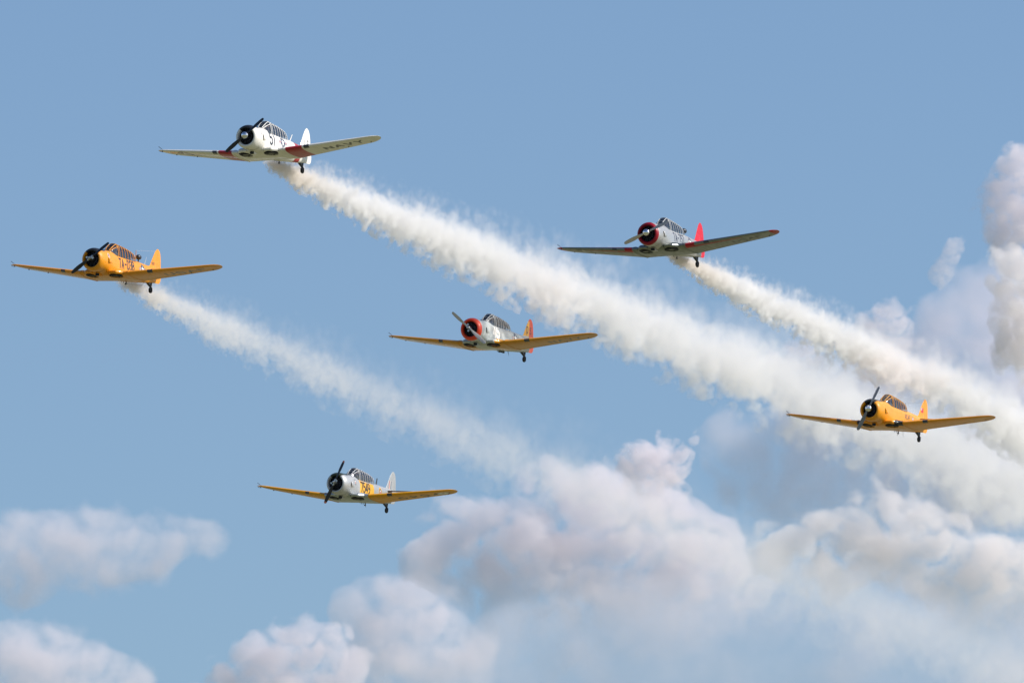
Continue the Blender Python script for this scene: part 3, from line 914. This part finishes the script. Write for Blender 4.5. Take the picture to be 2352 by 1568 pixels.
PILOT_RINGS = [(-.02, .17, .13, 0), (.10, .19, .13, 0), (.26, .21, .125, 0), (.36, .20, .11, 0), (.415, .12, .085, -.005), (.45, .062, .062, 0), (.49, .058, .066, .01), (.525, .070, .088, .02), (.56, .082, .102, .022), (.60, .090, .112, .02), (.65, .098, .118, .01), (.70, .095, .115, 0), (.735, .078, .095, -.005), (.76, .045, .055, -.01), (.768, .008, .01, -.01)]
def make_pilot(root, sp, label):
    mb = MB()
    k = 20
    a = np.linspace(0, 2 * math.pi, k, endpoint=False)
    rows, cols = [], []
    for z, w, t, xo in PILOT_RINGS:
        x = xo + t * np.cos(a)
        if .53 < z < .58: x = x + .025 * np.clip(np.cos(a) - .93, 0, 1) / .07      # nose
        rows.append(np.stack([x, w * np.sin(a), np.full(k, z)], -1))
        c = np.empty((k, 4)); c[:] = (.10, .11, .08, 0)
        if z > .44:
            c[:] = (.05, .045, .05, 0)
            face = (np.cos(a) > .45) & (z < .66)
            c[face] = (.48, .27, .19, 0)
            if .59 < z < .64: c[face] = (.015, .015, .02, 0)                        # dark goggles
        cols.append(c)
    mb.grid(np.array(rows), closed_v=True, col=np.array(cols), flip=False)
    o = mb.build("person", [M_CLOTH], None)
    o.matrix_world = root.matrix_world @ Matrix.Translation((-3.14, 0, .14))
    tag(o, label, "person", "pilots in the front cockpits")
    return o
M_CLOTH = paint("pilot_cloth", .7, 0.0, .1)

PILOT_LABEL = {'white': "pilot in dark helmet under the canopy of the white plane numbered 51", 'ta038': "pilot in dark helmet under the canopy of the yellow TA-038 plane",
 'ta757': "pilot in dark helmet under the canopy of the bare metal TA-757 plane", 'n45': "pilot in dark helmet under the canopy of the grey plane numbered 45",
 'rcaf': "pilot in dark helmet under the canopy of the plain yellow plane with red fin flag", 'y7549': "pilot in dark helmet under the canopy of the silver 7549 plane"}
#PLANES_BEGIN
for sp in PLANES:
    root = make_plane(sp)
    bpy.context.view_layer.update()
    make_pilot(root, sp, PILOT_LABEL[sp['key']])

# ------------------------------------------------------------------ ground far below
def make_ground():
    m, p, t = new_mat("airfield_ground")
    tc = t.node("ShaderNodeTexCoord").outputs['Object']
    n = t.noise(tc, .004, 6, .6)
    mix = t.node("ShaderNodeMix", data_type='RGBA')
    t.put(mix.inputs['Factor'], t.mr(n, .4, .6))
    mix.inputs[6].default_value = (.13, .135, .05, 1); mix.inputs[7].default_value = (.22, .205, .12, 1)
    t.put(p.inputs['Base Color'], mix.outputs[2]); p.inputs['Roughness'].default_value = .95
    mb = MB()
    a = np.linspace(0, 2 * math.pi, 96, endpoint=False)
    rr = [0.5, 200, 800, 3000, 10000, 40000]
    mb.grid(np.array([np.stack([r * np.cos(a), r * np.sin(a), np.zeros(96)], -1) for r in rr]), closed_v=True)
    mb.f.append(tuple(range(96))); mb.m.append(0)
    o = mb.build("ground", [m])
    tag(o, kind="structure")
make_ground()

# ------------------------------------------------------------------ smoke trails: real volumes of smoke that widen behind the planes
def smoke_mat(name, a, tau0, tau1, fade, seed, top=0.55, warm=(.993, .982, .970)):
    m = bpy.data.materials.new(name)
    m.use_nodes = True
    t = NT(m.node_tree)
    m.node_tree.nodes.remove(m.node_tree.nodes['Principled BSDF'])
    out = m.node_tree.nodes['Material Output']
    pv = t.node("ShaderNodeVolumePrincipled")
    tc = t.node("ShaderNodeTexCoord").outputs['Object']
    sp = t.node("ShaderNodeSeparateXYZ"); t.put(sp.inputs[0], tc)
    x, y, z = sp.outputs
    sr = t.m('SQRT', t.m('MAXIMUM', t.m('ADD', x, .6), .05))
    r = t.m('MULTIPLY', sr, a)
    yr, zr = t.m('DIVIDE', y, r), t.m('DIVIDE', z, r)
    xi = t.m('MULTIPLY', sr, 2 / a)
    cb = t.node("ShaderNodeCombineXYZ")
    t.put(cb.inputs[0], t.m('ADD', xi, seed * 17.3)); t.put(cb.inputs[1], yr); t.put(cb.inputs[2], t.m('MULTIPLY', zr, .85))
    u = cb.outputs[0]
    n1 = t.noise(u, 1.9, 2.0, .5)
    n2 = t.noise(u, 5.5, 4.0, .58)
    bil = t.m('MULTIPLY_ADD', t.m('ABSOLUTE', t.m('SUBTRACT', n1, .5)), 3.0, .22)
    n = t.m('MULTIPLY_ADD', t.m('SUBTRACT', n2, .5), .38, bil)
    us = t.vm('MULTIPLY', u, (3.4, 2.6, .9))          # streaks drawn upwards
    n3 = t.noise(us, 1.0, 4.0, .6)
    big = t.noise(u, .55, 1.0, .5)
    rho = t.m('SQRT', t.m('ADD', t.m('MULTIPLY', yr, yr), t.m('MULTIPLY', zr, zr)))
    field = t.m('ADD', t.m('SUBTRACT', .90, rho), t.m('MULTIPLY', t.m('SUBTRACT', n, .5), 1.55))
    field = t.m('ADD', field, t.m('MULTIPLY', t.m('SUBTRACT', big, .5), 1.1))
    low = t.mr(field, 0.0, .24)
    high = t.m('MULTIPLY', t.m('MULTIPLY', t.mr(field, -.18, .95), t.mr(n3, .36, .66)), top)
    k = t.mr(zr, -.30, .40)
    d = t.m('ADD', t.m('MULTIPLY', low, t.m('SUBTRACT', 1.0, k)), t.m('MULTIPLY', high, k))
    d = t.m('MULTIPLY', d, t.mr(rho, 1.45, 1.2))
    d = t.m('MULTIPLY', d, t.mr(x, -.1, 1.2))
    tau = t.m('ADD', t.m('MULTIPLY', t.m('POWER', math.exp(-1.0 / fade), x), tau0 - tau1), tau1)
    d = t.m('MULTIPLY', d, t.m('DIVIDE', tau, t.m('MULTIPLY', r, 1.6)))
    t.put(pv.inputs['Density'], d)
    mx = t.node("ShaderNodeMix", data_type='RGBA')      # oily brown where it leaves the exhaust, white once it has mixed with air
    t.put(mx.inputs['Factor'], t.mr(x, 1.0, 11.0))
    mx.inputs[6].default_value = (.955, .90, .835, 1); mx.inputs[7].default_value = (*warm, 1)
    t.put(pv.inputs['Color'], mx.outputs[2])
    pv.inputs['Anisotropy'].default_value = 0.0
    t.put(out.inputs['Volume'], pv.outputs[0])
    return m

def smoke_trail(A, dA, B, dB, a, tau0, tau1, fade, label, seed, top=.44, step=.06):
    p0, p1 = at(*A, dA), at(*B, dB)
    ax = (p1 - p0); L = ax.length; ax.normalize()
    yv = Vector((0, 0, 1)).cross(ax).normalized(); zv = ax.cross(yv)
    mb = MB()
    rows = []
    rng = np.random.default_rng(seed)
    k = 28
    ang = np.linspace(0, 2 * math.pi, k, endpoint=False)
    xs = np.concatenate([[-.3, 0], np.linspace(.25, L, 110)])
    ph = rng.uniform(0, 6.28, 6)
    for x in xs:
        r = a * math.sqrt(max(x + .6, .05))
        xi = 2 * math.sqrt(max(x + .6, .05)) / a
        q = 1.30 + .07 * np.sin(xi * 1.9 + ph[0] + 2 * ang) + .05 * np.sin(xi * 3.7 + ph[1] - 3 * ang)
        q = q * (1.0 if x > -.1 else .6)
        rows.append(np.stack([np.full(k, x), r * q * np.cos(ang), r * q * np.sin(ang)], -1))
    mb.grid(np.array(rows), closed_v=True, flip=True)
    mb.f += [tuple(range(k)), tuple(range(mb.n - 1, mb.n - k - 1, -1))]; mb.m += [0, 0]
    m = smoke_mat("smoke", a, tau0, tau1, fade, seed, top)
    m.cycles.volume_step_rate = step
    o = mb.build("smoke_trail", [m], sharp=None)
    M = Matrix((ax, yv, zv)).transposed().to_4x4(); M.translation = p0
    o.matrix_world = M
    return tag(o, label, "smoke trail", "smoke trails behind the planes")

#SMOKE_BEGIN
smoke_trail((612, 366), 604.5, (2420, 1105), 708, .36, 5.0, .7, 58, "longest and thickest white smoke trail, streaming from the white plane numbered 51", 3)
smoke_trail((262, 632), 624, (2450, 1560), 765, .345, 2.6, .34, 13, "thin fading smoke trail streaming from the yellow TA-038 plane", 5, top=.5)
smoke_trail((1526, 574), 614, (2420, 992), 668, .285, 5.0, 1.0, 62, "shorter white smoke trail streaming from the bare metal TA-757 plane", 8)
#SMOKE_END

# ------------------------------------------------------------------ clouds: volumes of vapour kilometres away
def cloud_mat(balls, dens, rough_size, col, aniso, bump, soft, step, base=None):
    m = bpy.data.materials.new("cloud_vapour")
    m.use_nodes = True
    t = NT(m.node_tree)
    m.node_tree.nodes.remove(m.node_tree.nodes['Principled BSDF'])
    tc = t.node("ShaderNodeTexCoord").outputs['Object']
    f = -.34
    for c, r in balls:                                # rounded lobes that melt into each other
        df = t.vm('SUBTRACT', tc, c)
        dt = t.node("ShaderNodeVectorMath", operation='DOT_PRODUCT')
        t.put(dt.inputs[0], df); t.put(dt.inputs[1], df)
        g = t.m('MULTIPLY_ADD', dt.outputs['Value'], -1.0 / (1.55 * r) ** 2, 1.0, clamp=True)
        f = t.m('MULTIPLY_ADD', g, g, f)
    f = t.m('MINIMUM', f, .42)
    n1 = t.noise(tc, .60 / rough_size, 3.0, .45)
    n2 = t.noise(tc, 3.2 / rough_size, 4.0, .62)
    bil = t.m('ABSOLUTE', t.m('SUBTRACT', n1, .5))    # round billows that meet in creases
    f = t.m('ADD', f, t.m('MULTIPLY_ADD', bil, bump * 4.2, -.40 * bump))
    f = t.m('ADD', f, t.m('MULTIPLY', t.m('SUBTRACT', n2, .5), bump * .36))
    d = t.m('MULTIPLY', t.mr(f, 0.0, soft), dens)
    if base:                                          # the vapour thins out towards the base
        sx = t.node("ShaderNodeSeparateXYZ"); t.put(sx.inputs[0], tc)
        d = t.m('MULTIPLY', d, t.mr(sx.outputs[1], base[0], base[1], .12, 1.0))
    pv = t.node("ShaderNodeVolumePrincipled")
    t.put(pv.inputs['Density'], d)
    pv.inputs['Color'].default_value = (*col, 1)
    pv.inputs['Anisotropy'].default_value = aniso
    t.put(m.node_tree.nodes['Material Output'].inputs['Volume'], pv.outputs[0])
    m.cycles.volume_step_rate = step
    return m

ICO = None
def ico():
    global ICO
    if ICO is None:
        import bmesh
        bm = bmesh.new(); bmesh.ops.create_icosphere(bm, subdivisions=3, radius=1.0)
        ICO = (np.array([v.co[:] for v in bm.verts]), [tuple(v.index for v in f.verts) for f in bm.faces]); bm.free()
    return ICO

def cloud(label, depth, puffs, tau, seed, bump=1.0, soft=.36, col=(.964, .918, .942), aniso=.0, grow=1.45, step=.22, base=None):
    rng = np.random.default_rng(seed)
    mpp = depth / F
    V, Fc = ico()
    mb = MB()
    cx = np.mean([p[0] for p in puffs]); cy = np.mean([p[1] for p in puffs])
    org = at(cx, cy, depth)
    right, up, tow = [CAXES @ Vector(v) for v in ((1, 0, 0), (0, 1, 0), (0, 0, 1))]
    balls = []
    for p in puffs:
        px, py, r = p[:3]
        c = np.array([(px - cx), (cy - py), rng.uniform(-.45, .45) * r]) * mpp
        mb.add(V * r * grow * mpp + c, Fc)
        balls.append((tuple(c), r * mpp))
    rm_ = float(np.mean([r for _, r in balls]))
    m = cloud_mat(balls, .72 * tau / (2 * rm_), rm_ * .9, col, aniso, bump, soft, step, None if base is None else ((cy - base[1]) * mpp, (cy - base[0]) * mpp))
    o = mb.build("cloud", [m], sharp=None)
    M = Matrix((right, up, tow)).transposed().to_4x4(); M.translation = org
    o.matrix_world = M
    rm = o.modifiers.new("merge", 'REMESH'); rm.mode = 'VOXEL'; rm.voxel_size = rm_ * .09; rm.use_smooth_shade = True
    return tag(o, label, "cloud", "cumulus clouds behind the planes")

#CLOUDS_BEGIN
cloud("broad pale cumulus bank below the middle of the formation, right of the silver 7549 plane", 6000,
  [(1265, 1125, 80), (1150, 1195, 85), (1040, 1195, 72), (965, 1285, 72), (1350, 1140, 90), (1430, 1170, 95), (1220, 1290, 110), (1350, 1310, 120), (1500, 1250, 110), (1560, 1350, 115), (1090, 1320, 100), (1440, 1410, 120), (1670, 1330, 105), (1300, 1430, 120), (1600, 1440, 110), (1180, 1420, 100), (1560, 1180, 65), (1630, 1230, 75)], 2.9, 1, base=(1230, 1480))
cloud("small bright rounded cumulus head with a thin finger rising at its right side", 6300,
  [(1490, 1055, 58), (1450, 1075, 48), (1540, 1065, 44), (1500, 1115, 66), (1580, 1035, 24), (1597, 1003, 18), (1570, 1065, 28)], 2.6, 2)
cloud("long sunlit cloud ridge sloping down to the right edge below the yellow flag-marked plane", 5600,
  [(2010, 1165, 58), (1930, 1200, 64), (1850, 1235, 68), (1760, 1270, 70), (2090, 1195, 64), (2160, 1225, 70), (2240, 1270, 82), (2330, 1325, 100), (2400, 1400, 120), (2020, 1280, 85), (2140, 1330, 90), (1900, 1320, 80), (2260, 1410, 100)], 3.4, 3, col=(.986, .950, .930), base=(1250, 1480))
cloud("large lilac cloud mass behind the smoke trails at the right", 7600,
  [(1800, 1010, 105), (1700, 1040, 95), (1900, 970, 120), (2020, 910, 130), (2150, 840, 130), (2240, 740, 110), (2260, 790, 130), (2380, 760, 150), (1960, 1090, 130), (2100, 1010, 140), (2250, 960, 160), (2360, 980, 160), (1650, 1010, 65), (1750, 1130, 100), (1860, 1130, 100), (2200, 1120, 130), (2350, 1130, 130), (2190, 735, 80), (2260, 670, 80), (2330, 600, 70)], 1.9, 4, bump=.7, soft=.6, col=(.935, .90, .945))
cloud("tall cloud tower cut by the right edge of the view, highest of the clouds", 6800,
  [(2340, 395, 58), (2300, 392, 28), (2310, 470, 62), (2360, 510, 80), (2300, 525, 55), (2380, 430, 66), (2362, 350, 38), (2268, 438, 18), (2250, 445, 13)], 2.2, 5)
cloud("slanting cloud shred below the tall cloud tower", 6700, [(2195, 560, 24), (2188, 580, 27), (2172, 612, 32), (2160, 640, 28), (2148, 630, 20)], 1.2, 7, bump=.6, soft=.55)
cloud("bright peach cloud at the right edge below the tall tower", 6600, [(2305, 600, 34), (2345, 620, 55), (2318, 668, 38), (2370, 680, 76), (2282, 588, 24), (2340, 750, 66), (2296, 730, 34), (2370, 800, 80), (2285, 650, 24)], 3.0, 8, col=(.986, .950, .930))
cloud("rounded cloud head half hidden behind the upper right smoke trail", 6900, [(2035, 735, 44), (2070, 745, 42), (2000, 750, 42), (2050, 790, 52), (1990, 790, 42)], 2.0, 9)
cloud("rounded cloud head between the two thick smoke trails", 6900, [(1835, 825, 50), (1790, 835, 40), (1880, 835, 46), (1850, 880, 60), (1780, 890, 50)], 2.0, 10)
cloud("soft flat mauve cloud at the left edge below the formation", 6500, [(60, 1225, 76), (170, 1220, 76), (260, 1235, 78), (350, 1245, 70), (440, 1230, 62), (500, 1240, 48), (120, 1290, 90), (240, 1305, 78), (340, 1290, 60), (0, 1290, 100), (60, 1350, 60)], 1.9, 11, bump=.6, soft=.7)
cloud("mauve cloud in the bottom left corner", 6200, [(40, 1475, 76), (120, 1500, 78), (220, 1530, 76), (300, 1560, 60), (0, 1540, 100), (140, 1580, 100), (240, 1600, 85)], 2.2, 12, bump=.7, soft=.6)
cloud("dense cumulus head at the bottom edge left of centre", 5700, [(740, 1485, 68), (680, 1500, 68), (775, 1460, 42), (620, 1510, 70), (550, 1550, 70), (720, 1560, 92), (640, 1590, 92), (600, 1475, 38), (800, 1540, 60), (500, 1590, 60)], 2.3, 13, soft=.45)
cloud("hazy lower cloud under the pale bank, right of the dense bottom cumulus", 6400, [(900, 1385, 82), (980, 1395, 92), (830, 1380, 62), (1000, 1480, 110), (900, 1490, 110), (1040, 1560, 110), (900, 1570, 120), (780, 1400, 42)], 2.0, 14, bump=.8, soft=.5, base=(1480, 1640))
cloud("large hazy lilac cloud veil filling the bottom right, in front of the pale bank's base", 5200, [(1130, 1500, 120), (1260, 1470, 130), (1300, 1570, 150), (1420, 1440, 130), (1480, 1540, 160), (1560, 1420, 130), (1660, 1500, 160), (1700, 1390, 120), (1840, 1470, 160), (1850, 1380, 120), (2020, 1480, 160), (2000, 1390, 110), (2200, 1500, 170), (2370, 1530, 170), (1180, 1600, 140), (1680, 1300, 90)], 1.5, 15, bump=.5, soft=.9, col=(.93, .905, .945))
#CLOUDS_END
